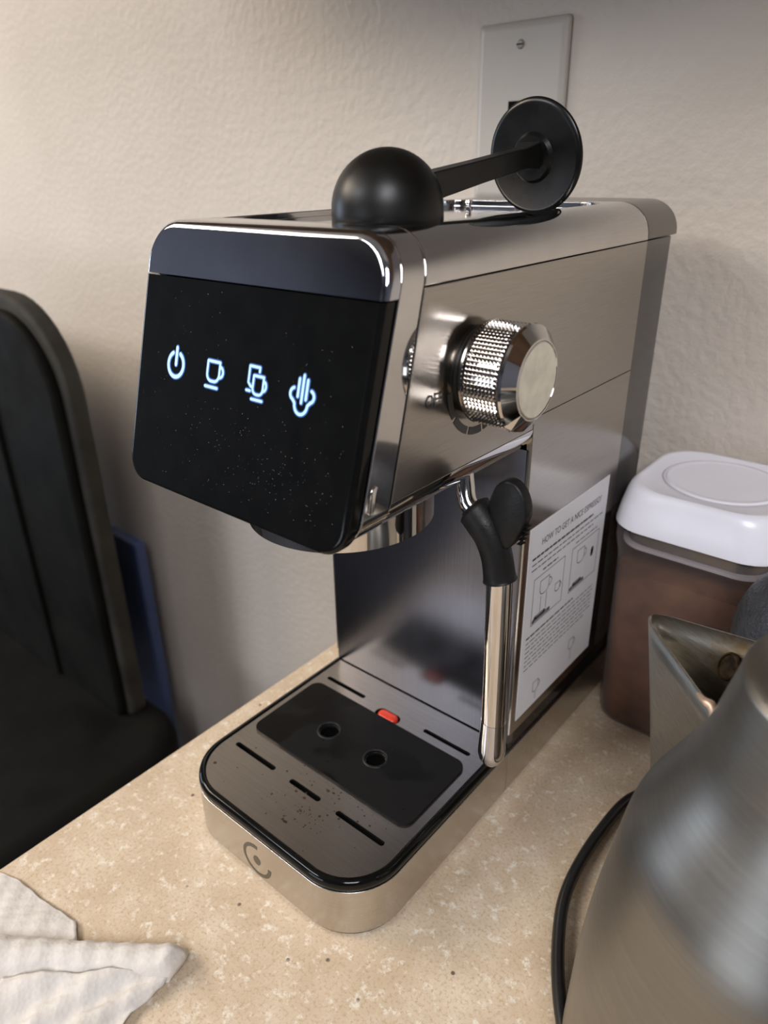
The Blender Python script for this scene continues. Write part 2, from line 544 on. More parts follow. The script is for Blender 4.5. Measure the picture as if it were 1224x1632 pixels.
# front cap: chrome slab, rounded top corners and soft edge
def face_slab(name, x0, x1, z0, z1, rad, mat, back, edge, front_off=0.0, n=10):
    rings = []
    base = rrect(x0, x1, z0, z1, rad, n)
    cx, cz = (x0 + x1) / 2, (z0 + z1) / 2
    def ins(d):
        rr = [max(r - d, 0.0006) if r > 0 else 0 for r in rad]
        o2 = rrect(x0 + d, x1 - d, z0 + (d if rad[0] > 0 else 0), z1 - (d if rad[3] > 0 else 0), rad, n)
        o3 = rrect(x0 + d, x1 - d, z0 + (d if rad[0] > 0 else 0), z1 - (d if rad[3] > 0 else 0), rr, n)
        return o3
    rings.append([(x, yf(z) + back, z) for x, z in base])
    steps = 5
    for k in range(steps + 1):
        a = k / steps * PI / 2
        d = edge * (1 - math.cos(a)); yo = edge * (1 - math.sin(a))
        rings.append([(x, yf(z) + yo + front_off, z) for x, z in ins(d)])
    o = loft(name, rings, mat, em, smooth=50)
    wn = o.modifiers.new('wn', 'WEIGHTED_NORMAL'); wn.keep_sharp = True; wn.weight = 100
    return o
face_slab('front_cap', 0.0002, W - 0.0002, 0.3293, ZT, (0, 0, 0.019, 0.019), 'chrome_soft', 0.0072, 0.0032)
fp = face_slab('touch_panel', 0.0010, W - 0.0010, 0.2345, 0.3286, (0.0125, 0.0125, 0, 0), 'gloss_black', 0.0068, 0.0028, -0.0002)

# top housing with round shoulders and a sunken tray
ol = rrect(0.0, W, ZS + 0.0003, ZT, (0, 0, 0.019, 0.019), 10)
top = prism('top_housing', ol, lambda z: ys(z) + 0.0002, lambda z: YR, 'chrome', em)
cut = slab('c', rrect(0.0150, 0.1285, -0.0920, 0.1040, (0.006, 0.006, 0.022, 0.022), 8), 0.3480, 0.36, 'chrome')
boolean(top, [cut]); add_bevel(top, 0.0007, 2, 35)
slab('top_tray', rrect(0.0160, 0.1275, -0.0910, 0.1030, (0.006, 0.006, 0.022, 0.022), 8), 0.3474, 0.3484, 'chrome_soft', em, bevel=0.0003, seg=1)
lathe('chrome_stud', [(0.0045, 0.0), (0.0045, 0.002), (0.0028, 0.003), (0.0028, 0.005), (0.0038, 0.006), (0.0030, 0.0082), (0.0, 0.0088)], 'chrome', em, Matrix.Translation((0.050, 0.074, 0.3482)) @ Matrix.Scale(0.6, 4), 32, smooth=50)

# underside trim, running back to the column
ol = rrect(0.0, W, ZB, ZP - 0.0003, (0.0130, 0.0130, 0, 0), 12)
prism('head_underside', ol, lambda z: ys(z) + 0.0002, lambda z: 0.008 - (z - ZB) * 0.9, 'chrome', em, bevel=0.0005, seg=2)

# side plates (right one faces the camera)
for side in (1, 0):
    xa, xb = (W - 0.0032, W + 0.0002) if side else (-0.0002, 0.0032)
    def sp(name, poly):
        rings = [[(xa, y, z) for y, z in poly], [(xb, y, z) for y, z in poly]]
        return loft(name, rings, 'steel_side', em, bevel=0.0004, seg=2)
    sp('head_side_plate', [(ys(ZP) + 0.0004, ZP), (-0.0072, ZP), (-0.0072, 0.2565), (YR - 0.0004, 0.2565), (YR - 0.0004, ZS), (ys(ZS) + 0.0004, ZS)])
    sp('column_side_plate', [(YC + 0.0008, 0.0475), (YR - 0.0004, 0.0475), (YR - 0.0004, 0.2561), (-0.0068, 0.2561), (YC + 0.0008, 0.2505)])
# column front plate
loft('column_front_plate', [[(x, y, z) for x, y in rrect(0.0004, W - 0.0004, YC, YC + 0.006, (0.0025, 0.0025, 0, 0), 5)] for z in (0.0405, 0.2385)], 'steel_front', em, smooth=50)

# rear tank and its cover
slab('water_tank', rrect(0.0004, W - 0.0004, YR + 0.0002, YE, (0, 0, 0.010, 0.010), 8), 0.0475, ZS, 'tank', em, bevel=0.0005, seg=2)
ol = rrect(0.0, W, ZS + 0.0005, ZT, (0, 0, 0.019, 0.019), 10)
prism('tank_cover', ol, lambda z: YR + 0.0003, lambda z: YE, 'tank_lid', em, bevel=0.0025, seg=4)

# black band and lower skirt
slab('black_band', rrect(0.0010, W - 0.0010, YC + 0.0005, YE - 0.0005, (0, 0, 0.010, 0.010), 8), 0.0335, 0.0473, 'gloss_black', em, bevel=0.0006, seg=2)
slab('rear_skirt', rrect(-0.0006, W + 0.0006, YC + 0.0005, YE - 0.002, (0, 0, 0.010, 0.010), 8), 0.0022, 0.0335, 'steel_base', em, bevel=0.0004, seg=2)
def tray_ol(d, yb=YC): return rrect(-0.0006 + d, W + 0.0006 - d, -0.1522 + d, yb, (0.034 - d, 0.034 - d, 0, 0), 16)
slab('drip_tray', tray_ol(0), 0.0022, 0.0338, 'steel_base', em, bevel=0.0004, seg=2)
slab('foot_rim', tray_ol(0.0012, 0.155), 0.0, 0.0024, 'matte_black', em, bevel=0.0003, seg=1)
rings = []
for d, z in ((0.0010, 0.0336), (0.0003, 0.0350), (0.0001, 0.0370), (0.0008, 0.0393), (0.0020, 0.0404), (0.0036, 0.0406), (0.0044, 0.0398), (0.0046, 0.0340)):
    rings.append([(x, y, z) for x, y in tray_ol(d)])
loft('tray_rim', rings, 'gloss_black', em, cap0=True, cap1=True, smooth=50)

# grate with slots
gr = slab('drip_grate', tray_ol(0.0048, YC - 0.0006), 0.0380, 0.0396, 'steel_grate', em)
def slot(x0, x1, y0, y1): return slab('c', rrect(x0, x1, y0, y1, (y1 - y0) * 0.499, 6), 0.030, 0.045, 'chrome')
cuts = [slot(0.0115, 0.0475, -0.1155, -0.1120), slot(0.0610, 0.0860, -0.1155, -0.1120), slot(0.0990, 0.1345, -0.1155, -0.1120),
        slot(0.0110, 0.0465, -0.0305, -0.0272), slot(0.0975, 0.1335, -0.0305, -0.0272), slot(0.0610, 0.0805, -0.0385, -0.0290)]
for x, y in ((0.0510, -0.0690), (0.0905, -0.0690)):
    vs, fs = lathe_geo([(0.0062, 0.0), (0.0062, 0.02)], 32)
    cuts.append(link_mesh('c', xf(vs, Matrix.Translation((x, y, 0.03))), fs, 'mat'))
boolean(gr, cuts); add_bevel(gr, 0.0006, 2, 50)
slab('grate_floor', tray_ol(0.0055, YC - 0.001), 0.0341, 0.0344, 'dark_gap', em)
# mat with two raised holes
mt_ = slab('silicone_mat', rrect(0.0085, 0.1375, -0.0985, -0.0375, 0.007, 6), 0.0395, 0.0410, 'mat', em)
hc = [Matrix.Translation((x, y, 0.03)) for x, y in ((0.0510, -0.0690), (0.0905, -0.0690))]
cc = []
for h in hc:
    vs, fs = lathe_geo([(0.0066, 0.0), (0.0066, 0.02)], 32)
    cc.append(link_mesh('c', xf(vs, h), fs, 'mat'))
boolean(mt_, cc); add_bevel(mt_, 0.0005, 2, 50)
for x, y in ((0.0510, -0.0690), (0.0905, -0.0690)):
    o = lathe('hole_lip', [(0.0066, 0.0396), (0.0066, 0.0412), (0.0071, 0.0416), (0.0078, 0.0414), (0.0083, 0.0409), (0.0075, 0.0400)], 'rubber', em, Matrix.Translation((x, y, 0)), 40, True, smooth=60)
# red float
rings = []
for d, z in ((0.0, 0.0374), (0.0, 0.0398), (0.0006, 0.0406), (0.0016, 0.0411), (0.003, 0.0412)):
    rings.append([(x, y, z) for x, y in rrect(0.0635 + d, 0.0785 - d, -0.0375 + d, -0.0296 - d, 0.0037 - d, 6)])
loft('red_float', rings, 'red', em, smooth=60)
# coffee splashes on grate
parts = []
for k in range(95):
    c = random.random()
    if c < 0.5: x, y = random.gauss(0.085, 0.014), random.gauss(-0.127, 0.007)
    elif c < 0.8: x, y = random.uniform(0.055, 0.125), random.gauss(-0.1045, 0.0025)
    else: x, y = random.uniform(0.015, 0.13), random.uniform(-0.145, -0.103)
    if y < -0.145 or y > -0.1: continue
    r = abs(random.gauss(0.0003, 0.00025)) + 0.00015
    e = random.uniform(0.6, 1.5)
    parts.append(([(x + r * e * math.cos(t * PI / 4), y + r * math.sin(t * PI / 4), 0.03966) for t in range(8)], [tuple(range(8))]))
parts.append(([(0.0145 + 0.0012 * math.cos(t * PI / 5), -0.1335 + 0.0011 * math.sin(t * PI / 5), 0.03967) for t in range(10)], [tuple(range(10))]))
o = flat_mesh('coffee_splashes', join_geo(parts), 'coffee_spot', em); o['kind'] = 'stuff'
# water drops on mat
parts = []
for k in range(26):
    x, y = random.uniform(0.012, 0.134), random.uniform(-0.096, -0.04)
    r = random.uniform(0.0002, 0.0006)
    vs, fs = lathe_geo([(r, 0.0), (r * 0.8, r * 0.4), (0.0, r * 0.55)], 8)
    parts.append(([Vector(q) + Vector((x, y, 0.0410)) for q in vs], fs))
V_, F_ = join_geo(parts)
o = link_mesh('water_drops', V_, F_, 'gloss_black', em); o['kind'] = 'stuff'

# emblem on the tray front: open ring and dot
frF = (Vector((0.0716, -0.1523, 0.0152)), Vector((1, 0, 0)), Vector((0, 0, 1)), Vector((0, -1, 0)))
parts = []
n = 36
for k in range(n):
    def ring(kk):
        a = math.radians(82 + 276 * kk / n)
        w = 0.0017 + 0.0011 * abs(kk / n - 0.5) * 2
        ri, ro = 0.0106 - w / 2, 0.0106 + w / 2
        return [(ri * math.cos(a), ri * math.sin(a)), (ro * math.cos(a), ro * math.sin(a))]
    a, b = ring(k), ring(k + 1)
    parts.append(([frF[0] + frF[1] * q[0] + frF[2] * q[1] for q in (a[0], a[1], b[1], b[0])], [(0, 1, 2, 3)]))
parts.append(([frF[0] + frF[1] * 0.0030 * math.cos(t * PI / 12) + frF[2] * 0.0034 * math.sin(t * PI / 12) for t in range(24)], [tuple(range(24))]))
flat_mesh('tray_emblem', join_geo(parts), 'logo', em)

# group head under the head
lathe('group_head', [(0.0, 0.2100), (0.036, 0.2100), (0.0385, 0.2070), (0.0470, 0.2070), (0.0490, 0.2085), (0.0490, 0.2300), (0.0470, 0.2320), (0.0470, 0.2372)], 'chrome', em, Matrix.Translation((0.074, -0.0725, 0)), 96, smooth=40)

# ---- touch icons
up = Vector((0, 0.2903, 1)).normalized()
nrm = Vector((0, -1, 0.2903)).normalized()
def pf(x, z): return (Vector((x, yf(z), z)), Vector((1, 0, 0)), up, nrm)
def cup(x, y, w, h, hd=1):
    r = w * 0.38
    body = [(x, y + h), (x + w, y + h), (x + w, y + r)] + arc(x + w - r, y + r, r, 0, -90, 5)[1:] + arc(x + r, y + r, r, -90, -180, 5) + [(x, y + h)]
    return [body, [(x + w, y + h * 0.85)] + arc(x + w, y + h * 0.52, w * 0.30, 80, -80, 7, h * 0.28)]
ICW = 1.35
icons = {
    'power_icon': (0.0317, 0.2924, [arc(0, -0.0006, 0.0056, 118, 422, 22), [(0, 0.0070), (0, -0.0006)]], 0.0013),
    'single_cup_icon': (0.0592, 0.2922, cup(-0.0046, -0.0038, 0.0082, 0.0086) + [[(-0.0052, -0.0064), (0.0030, -0.0064)]], 0.0009),
    'double_cup_icon': (0.0868, 0.2927, [[(-0.0018, -0.0024), (-0.0030, -0.0024), (-0.0048, -0.0008), (-0.0048, 0.0060), (0.0014, 0.0060), (0.0014, 0.0042)]] + [[(-0.0056, -0.0042), (-0.0032, -0.0042)]] + cup(-0.0018, -0.0052, 0.0062, 0.0076) + [[(-0.0020, -0.0074), (0.0046, -0.0074)]], 0.0008),
    'steam_icon': (0.1139, 0.2924, [[(-0.0023, 0.0056), (-0.0023, -0.0014)], [(0, 0.0072), (0, -0.0036)], [(0.0023, 0.0056), (0.0023, -0.0020)],
                   arc(-0.0042, -0.0006, 0.0024, 105, 250, 8) + arc(0.0, -0.0042, 0.0036, 180, 360, 14, 0.0040) + arc(0.0042, -0.0006, 0.0024, -70, 75, 8)], 0.0009)}
for nm, (x, z, lines, wd) in icons.items():
    f = pf(x, z)
    o = flat_mesh(nm, strokes_geo(lines, wd * ICW, f, 0.00062), 'icon', fp)
    flat_mesh(nm + '_glow', strokes_geo(lines, wd * ICW + 0.0010, f, 0.00045), 'icon_edge', fp)
# dust on the panel
parts = []
for k in range(320):
    if k % 3 == 0: x, z = random.gauss(0.085, 0.03), random.gauss(0.262, 0.012)
    elif k % 3 == 1: x, z = random.uniform(0.004, W - 0.006), random.uniform(0.243, 0.325)
    else: x, z = random.gauss(0.1, 0.028), random.gauss(0.255, 0.010)
    if not (0.006 < x < W - 0.008 and 0.243 < z < 0.325): continue
    r = random.uniform(0.00005, 0.00014)
    f = pf(x, z)
    parts.append(([f[0] + f[1] * r * math.cos(t * PI / 3) + f[2] * r * math.sin(t * PI / 3) + f[3] * 0.0004 for t in range(6)], [tuple(range(6))]))
o = flat_mesh('panel_dust', join_geo(parts), 'dust', em); o['kind'] = 'stuff'

# ---- control knob on the right side (axis +X)
KS = 0.885
KC = Vector((W, -0.0605, 0.2922))
KM = Matrix.Translation(KC) @ Matrix.Rotation(PI / 2, 4, 'Y') @ Matrix.Diagonal((KS, KS, 1, 1))
frS = lambda y, z: (Vector((W + 0.0004, y, z)), Vector((0, 1, 0)), Vector((0, 0, 1)), Vector((1, 0, 0)))
kn = lathe('control_knob', [(0.0205, 0.0), (0.0205, 0.0036), (0.0240, 0.0040), (0.0252, 0.0048), (0.0252, 0.0058), (0.0236, 0.0062), (0.0236, 0.0222), (0.0250, 0.0226), (0.0256, 0.0238), (0.0252, 0.0250), (0.0192, 0.0289), (0.0184, 0.0290), (0.0180, 0.0284), (0.0, 0.0284)], 'chrome', em, KM, 96, smooth=28)
# knurl: four-sided pyramids in staggered rows
parts = []
NA, NX = 70, 9
for i in range(NX):
    x0 = 0.0063 + i * (0.0158 / NX); x1 = x0 + 0.0158 / NX
    for j in range(NA):
        a0 = 2 * PI * j / NA; a1 = 2 * PI * (j + 1) / NA
        r0, r1 = 0.0238 * KS, 0.0253 * KS
        def q(r, a, x): return KC + Vector((x, r * math.cos(a), r * math.sin(a)))
        parts.append(([q(r0, a0, x0), q(r0, a1, x0), q(r0, a1, x1), q(r0, a0, x1), q(r1, (a0 + a1) / 2, (x0 + x1) / 2)], [(0, 1, 4), (1, 2, 4), (2, 3, 4), (3, 0, 4)]))
V_, F_ = join_geo(parts)
me = bpy.data.meshes.new('knurled_grip'); me.from_pydata([tuple(q) for q in V_], [], F_)
o = finish('knurled_grip', me, 'chrome', kn, 0); o['kind'] = 'stuff'
lathe('knob_disc', [(0.0, 0.0291), (0.0174, 0.0291), (0.0179, 0.0288), (0.0179, 0.0280)], 'steel_knob', kn, KM, 72, smooth=30)
lathe('knob_gap_ring', [(0.0190, 0.0003), (0.0218, 0.0003), (0.0218, 0.0016), (0.0190, 0.0020)], 'matte_black', em, KM, 72)
# pointer wedge on the knob bevel
a = math.radians(232)
pd = Vector((0, math.cos(a), math.sin(a))); pt = Vector((0, -math.sin(a), math.cos(a)))
vs = []
for (x, r, w) in ((0.0240, 0.0262, 0.0030), (0.0240, 0.0262, -0.0030), (0.0292, 0.0190, -0.0024), (0.0292, 0.0190, 0.0024), (0.0262, 0.0262, 0.0)):
    vs.append(KC + Vector((x, 0, 0)) + pd * r * KS + pt * w)
link_mesh('knob_pointer', vs, [(0, 1, 4), (1, 2, 4), (2, 3, 4), (3, 0, 4), (0, 3, 2, 1)], 'chrome', kn, 30)
# dial marks and OFF
parts = []
for a0, a1 in ((183, 213), (217, 247), (251, 276), (280, 308), (312, 345)):
    o0, U, Vv, N = frS(-0.0592, 0.2880)
    inner = arc(0, 0, 0.0212, a0, a1, 10); outer = arc(0, 0, 0.0247, a0, a1, 10)
    for k in range(10):
        parts.append(([o0 + U * q[0] + Vv * q[1] for q in (inner[k], outer[k], outer[k + 1], inner[k + 1])], [(0, 1, 2, 3)]))
flat_mesh('dial_marks', join_geo(parts), 'print_grey' if False else 'print', em)
flat_mesh('drop_symbol', strokes_geo([[(0, 0.003), (-0.0017, 0), (0, -0.0022), (0.0017, 0), (0, 0.003)]], 0.0004, frS(-0.0405, 0.2665)), 'print', em)
text_obj('off_lettering', 'OFF', 0.0078, frS(-0.0930, 0.2862), 'print', em, 0.88)

# ---- instruction sheet on the side
ys0, ys1, zs0, zs1 = -0.0010, 0.1010, 0.0560, 0.1905
sh = box('instruction_sheet', (W + 0.0002, ys0, zs0), (W + 0.0006, ys1, zs1), 'sticker', em, 0.0001, 1)
sh['label'] = 'white printed instruction sheet stuck to the steel side'
def fs_(y, z): return (Vector((W + 0.0007, y, z)), Vector((0, 1, 0)), Vector((0, 0, 1)), Vector((1, 0, 0)))
text_obj('sheet_title', 'HOW TO GET A NICE ESPRESSO?', 0.0062, fs_(0.052, 0.1775), 'print_bold', sh, 0.85)
def text_lines(name, y0, y1, ztop, n, pitch, wd, mat, ragged=True):
    lines = []
    for i in range(n):
        y = y0
        end = y1 - (random.uniform(0, 0.3) * (y1 - y0) if ragged and i == n - 1 else 0)
        while y < end:
            l = min(random.uniform(0.002, 0.006), end - y)
            lines.append([(y, ztop - i * pitch), (y + l, ztop - i * pitch)])
            y += l + 0.0019
    V2, F2 = strokes_geo(lines, wd, fs_(0, 0))
    return flat_mesh(name, (V2, F2), mat, sh)
text_lines('bold_lines', 0.004, 0.096, 0.1695, 1, 0.004, 0.0015, 'print_bold')
text_lines('small_print', 0.004, 0.096, 0.1655, 2, 0.0036, 0.0010, 'print_grey')
text_lines('caption_lines', 0.018, 0.042, 0.1575, 1, 0.003, 0.0011, 'print_bold')
text_lines('caption_lines', 0.060, 0.092, 0.1575, 1, 0.003, 0.0009, 'print_grey')
text_lines('bold_lines', 0.004, 0.070, 0.1150, 1, 0.004, 0.0013, 'print_bold')
text_lines('small_print', 0.004, 0.094, 0.1112, 7, 0.0033, 0.0009, 'print_grey')
def frame_lines(y0, y1, z0, z1): return [[(y0, z0), (y1, z0), (y1, z1), (y0, z1), (y0, z0)]]
dl = frame_lines(0.008, 0.046, 0.1225, 0.1545) + frame_lines(0.056, 0.094, 0.1225, 0.1545)
dl += cup(0.016, 0.140, 0.011, 0.010) + cup(0.036, 0.133, 0.006, 0.006) + cup(0.064, 0.140, 0.010, 0.010) + cup(0.018, 0.066, 0.007, 0.008) + cup(0.066, 0.072, 0.007, 0.008)
dl += [[(0.018, 0.139), (0.018, 0.128)], [(0.025, 0.139), (0.025, 0.128)], [(0.07, 0.071), (0.07, 0.063)], [(0.022, 0.065), (0.022, 0.060)]]
flat_mesh('line_drawings', strokes_geo(dl, 0.0006, fs_(0, 0)), 'print_grey', sh)['kind'] = 'stuff'
sol = [[(0.010, 0.1245), (0.030, 0.1245)], [(0.012, 0.1262), (0.024, 0.1262)], [(0.058, 0.1245), (0.076, 0.1245)], [(0.062, 0.1262), (0.072, 0.1262)]]
flat_mesh('drawn_bases', strokes_geo(sol, 0.0028, fs_(0, 0)), 'print_grey', sh)['kind'] = 'stuff'
flat_mesh('black_mark', strokes_geo([[(0.086, 0.139), (0.0862, 0.1425)]], 0.0040, fs_(0, 0)), 'print_bold', sh)

# ---- steam wand
YWd = -0.061
path = catmull([(0.1400, YWd + 0.004, 0.2440), (0.1425, YWd + 0.002, 0.2360), (0.1455, YWd, 0.2290), (0.1515, YWd, 0.2230), (0.158, YWd, 0.2150)], 6)
wd = tube('steam_pipe', path, 0.0046, 'chrome', em, 20)
path = catmull([(0.1478, YWd, 0.2268), (0.1520, YWd, 0.2235), (0.1585, YWd, 0.2160), (0.1628, YWd, 0.2060), (0.1650, YWd, 0.1960), (0.1656, YWd, 0.1935)], 6)
nn = len(path)
rad = []
for i in range(nn):
    t = i / (nn - 1)
    rad.append((0.0086 if t < 0.3 else 0.0086 - 0.001 * math.sin(PI * min(1, (t - 0.3) / 0.7))) if 0.09 < t < 0.97 else (0.0060 if t <= 0.05 else (0.0078 if t < 0.5 else 0.0082)))
tube('wand_grip', path, rad, 'rubber', em, 24, smooth=60)
# thumb tab: thick rounded fin rising from the grip
ol = []
for k in range(28):
    a = 2 * PI * k / 28
    rx = 0.0098; rz = 0.0150
    x = rx * math.cos(a); z = rz * math.sin(a)
    if z < 0: x *= (1 + 0.42 * z / rz); z *= 1.28
    ol.append((x, z))
c0 = Vector((0.1688, YWd, 0.2315))
rings = []
for d, y in ((0.12, -0.0038), (0.03, -0.0034), (0.0, -0.0026), (0.0, 0.0022), (0.10, 0.0030)):
    rings.append([c0 + Vector((x * (1 - d), y, z * (1 - d))) for x, z in ol])
tb = loft('thumb_tab', rings, 'rubber', em, smooth=50)
ribs = []
for k in range(5):
    z = 0.2165 + k * 0.0024
    ribs.append(([(c0.x + 0.0052 + k * 0.0006, c0.y - 0.0024, z), (c0.x + 0.0075 + k * 0.0006, c0.y - 0.0024, z), (c0.x + 0.0075 + k * 0.0006, c0.y + 0.0024, z), (c0.x + 0.0052 + k * 0.0006, c0.y + 0.0024, z), (c0.x + 0.0088 + k * 0.0006, c0.y, z + 0.0008)], [(0, 1, 4), (1, 2, 4), (2, 3, 4), (3, 0, 4), (3, 2, 1, 0)]))
V_, F_ = join_geo(ribs); link_mesh('tab_ribs', V_, F_, 'rubber', tb)
tube('wand_tube', [(0.1653, YWd, 0.2000), (0.1660, YWd, 0.1700), (0.1666, YWd, 0.1350), (0.1669, YWd, 0.1080)], 0.0064, 'chrome', em, 40)
TM = Matrix.Translation((0.1669, YWd, 0.0))
lathe('wand_tip', [(0.0, 0.0772), (0.0020, 0.0775), (0.0034, 0.0786), (0.0052, 0.0808), (0.0068, 0.0838), (0.0074, 0.0870), (0.0074, 0.0900), (0.0071, 0.0960), (0.0067, 0.1040), (0.00655, 0.1085), (0.0060, 0.1087)], 'chrome_soft', em, TM, 40, smooth=60)

# ------------------------------------------------------------------ scoop with tamper lying on the machine
SC = Vector((0.1062, -0.0705, 0.3484))
sc = thing('coffee_scoop', 'black plastic coffee scoop with tamper disc resting on top of the espresso machine', 'scoop', SC)
prof = []
RR = 0.0236
for k in range(17):
    a = k / 16 * PI / 2
    prof.append((RR * math.sin(a), 0.0078 + RR * math.cos(a)))
prof += [(RR + 0.0001, 0.0010), (RR - 0.0006, 0.0), (RR - 0.0020, 0.0)]
for k in range(13):
    a = PI / 2 * (1 - k / 12)
    prof.append(((RR - 0.002) * math.sin(a), 0.0078 + (RR - 0.002) * math.cos(a)))
lathe('scoop_bowl', prof, 'scoop_black', sc, None, 72, smooth=60)
DC = Vector((0.1120, 0.0400, 0.3755)) - SC
# flat ledge and handle bar running to the disc
h0 = Vector((0.0015, 0.0150, 0.0145)); h1 = DC + Vector((-0.0004, -0.003, 0.001))
dirv = (h1 - h0).normalized(); sd = dirv.cross(Vector((0, 0, 1))).normalized(); uu = sd.cross(dirv)
rings = []
for t, hw, hh in ((0, 0.0060, 0.0066), (0.08, 0.0050, 0.0058), (0.5, 0.0044, 0.0050), (0.9, 0.0042, 0.0047), (1.0, 0.0060, 0.0062)):
    c = h0.lerp(h1, t)
    rings.append([c + sd * (x * hw) + uu * (y * hh) for x, y in ((-1, -1), (1, -1), (1, 1), (-1, 1))])
loft('scoop_handle', rings, 'scoop_black', sc, smooth=30, bevel=0.0007, seg=2)
q = Vector((0, 1, 0.14)); q.rotate(Matrix.Rotation(math.radians(-4), 3, 'Z'))
DM = Matrix.Translation(DC) @ q.to_track_quat('Z', 'Y').to_matrix().to_4x4()
lathe('tamper_disc', [(0.0, -0.0016), (0.0245, -0.0016), (0.0268, -0.0008), (0.0272, 0.0004), (0.0268, 0.0016), (0.0245, 0.0022), (0.0, 0.0022)], 'disc_black', sc, DM, 80, smooth=40).modifiers.new('wn', 'WEIGHTED_NORMAL').weight = 100
lathe('disc_hub', [(0.0120, -0.0016), (0.0105, -0.0034), (0.0, -0.0036)], 'disc_black', sc, DM, 40, smooth=40)

# ------------------------------------------------------------------ container and its coffee
CX, CY, HC = 0.2040, 0.1475, 0.0495
cn = thing('storage_container', 'clear square food container with white push-button lid beside the machine', 'container', (CX, CY, 0))
def sq(h, r, z, n=10): return [(x, y, z) for x, y in rrect(-h, h, -h, h, r, n)]
rings = [sq(0.0440, 0.018, 0.0), sq(0.0462, 0.019, 0.0012), sq(0.0470, 0.020, 0.004), sq(0.0480, 0.020, 0.08), sq(0.0485, 0.020, 0.130), sq(0.0492, 0.020, 0.137), sq(0.0510, 0.021, 0.146), sq(0.0512, 0.021, 0.156)]
loft('container_body', rings, 'clear', cn, cap0=True, cap1=False, smooth=60)
rings = [sq(0.0455, 0.019, 0.1430), sq(0.0468, 0.019, 0.1436), sq(0.0468, 0.019, 0.1458), sq(0.0455, 0.019, 0.1464)]
loft('lid_gasket', rings, 'gasket', cn, smooth=60)
rings = [sq(0.0445, 0.018, 0.1462), sq(0.0445, 0.018, 0.158)]
loft('lid_skirt', rings, 'tank_lid', cn, smooth=60)
rings = [sq(0.0500, 0.022, 0.1570), sq(0.0528, 0.024, 0.1578), sq(0.0530, 0.025, 0.1600), sq(0.0518, 0.026, 0.1690), sq(0.0500, 0.027, 0.1785), sq(0.0485, 0.027, 0.1830), sq(0.0462, 0.027, 0.1853), sq(0.0440, 0.026, 0.1850), sq(0.0430, 0.026, 0.1845)]
ld = loft('lid', rings, 'lid', cn, smooth=60)
lathe('lid_button', [(0.0360, 0.1843), (0.0352, 0.1852), (0.0345, 0.1856), (0.0335, 0.1852), (0.0300, 0.1850), (0.0, 0.1853)], 'lid', ld, Matrix.Translation((0.002, 0.0, 0)), 80, smooth=60)
lathe('button_groove', [(0.0378, 0.1846), (0.0372, 0.1850), (0.0365, 0.1846), (0.0372, 0.1842)], 'gasket', ld, Matrix.Translation((0.002, 0.0, 0)), 80, True)
cg = loft('coffee_grounds', [sq(0.0440, 0.017, 0.0022), sq(0.0452, 0.018, 0.004), sq(0.0464, 0.018, 0.08), sq(0.0469, 0.018, 0.126), sq(0.040, 0.016, 0.1285), sq(0.02, 0.010, 0.131)], 'coffee', None, smooth=60)
cg.location = (CX, CY, 0)
tag(cg, 'dark brown ground coffee filling the clear square container', 'coffee'); cg['kind'] = 'stuff'

# ------------------------------------------------------------------ dark grey canister behind the kettle
gc = thing('grey_canister', 'dark grey pebble-textured rounded canister behind the kettle spout', 'canister', (0.2850, 0.0480, 0))
prof = [(0.0, 0.0), (0.031, 0.0), (0.034, 0.003), (0.0355, 0.05), (0.037, 0.12)]
for k in range(1, 13):
    a = k / 12 * PI / 2
    prof.append((0.037 * math.cos(a) ** 0.8 if k < 12 else 0.0, 0.150 + 0.040 * math.sin(a)))
lathe('canister_shell', prof, 'grey_grain', gc, None, 64, smooth=60)
lathe('canister_foot', [(0.0330, 0.0), (0.0365, 0.0), (0.0365, 0.005), (0.0345, 0.006)], 'matte_black', gc, None, 48)

# ------------------------------------------------------------------ kettle
KX, KY = 0.3192, -0.0900
kt = thing('kettle', 'brushed stainless steel kettle with wide V-shaped spout in the foreground', 'kettle', (KX, KY, 0))
ctrl = [(0.0783, 0.012), (0.0777, 0.03), (0.0766, 0.06), (0.0740, 0.09), (0.0697, 0.12), (0.0656, 0.145), (0.0566, 0.165), (0.0474, 0.185), (0.0426, 0.205), (0.0390, 0.222)]
prof = [(0.0, 0.010), (0.070, 0.010)] + [(q.x, q.y) for q in catmull([(r, z, 0) for r, z in ctrl], 5)]
lathe('kettle_body', prof, 'steel_kettle', kt, None, 128, smooth=80)
lathe('kettle_base', [(0.0, 0.0), (0.0690, 0.0), (0.0720, 0.002), (0.0720, 0.010), (0.0, 0.0102)], 'matte_black', kt, None, 96, smooth=40)
lathe('kettle_lid', [(0.0392, 0.2215), (0.0380, 0.2235), (0.0250, 0.2262), (0.0, 0.2272)], 'steel_kettle', kt, None, 64, smooth=50)
lathe('lid_knob', [(0.0060, 0.2270), (0.0055, 0.2320), (0.0110, 0.2380), (0.0090, 0.2430), (0.0, 0.2445)], 'matte_black', kt, None, 40, smooth=60)
hd = Vector((math.cos(math.radians(-32)), math.sin(math.radians(-32)), 0))
pts = catmull([hd * r + Vector((0, 0, z)) for r, z in ((0.040, 0.214), (0.070, 0.222), (0.105, 0.212), (0.118, 0.170), (0.116, 0.110), (0.098, 0.070), (0.070, 0.062))], 6)
tube('kettle_handle', pts, 0.010, 'matte_black', kt, 20)
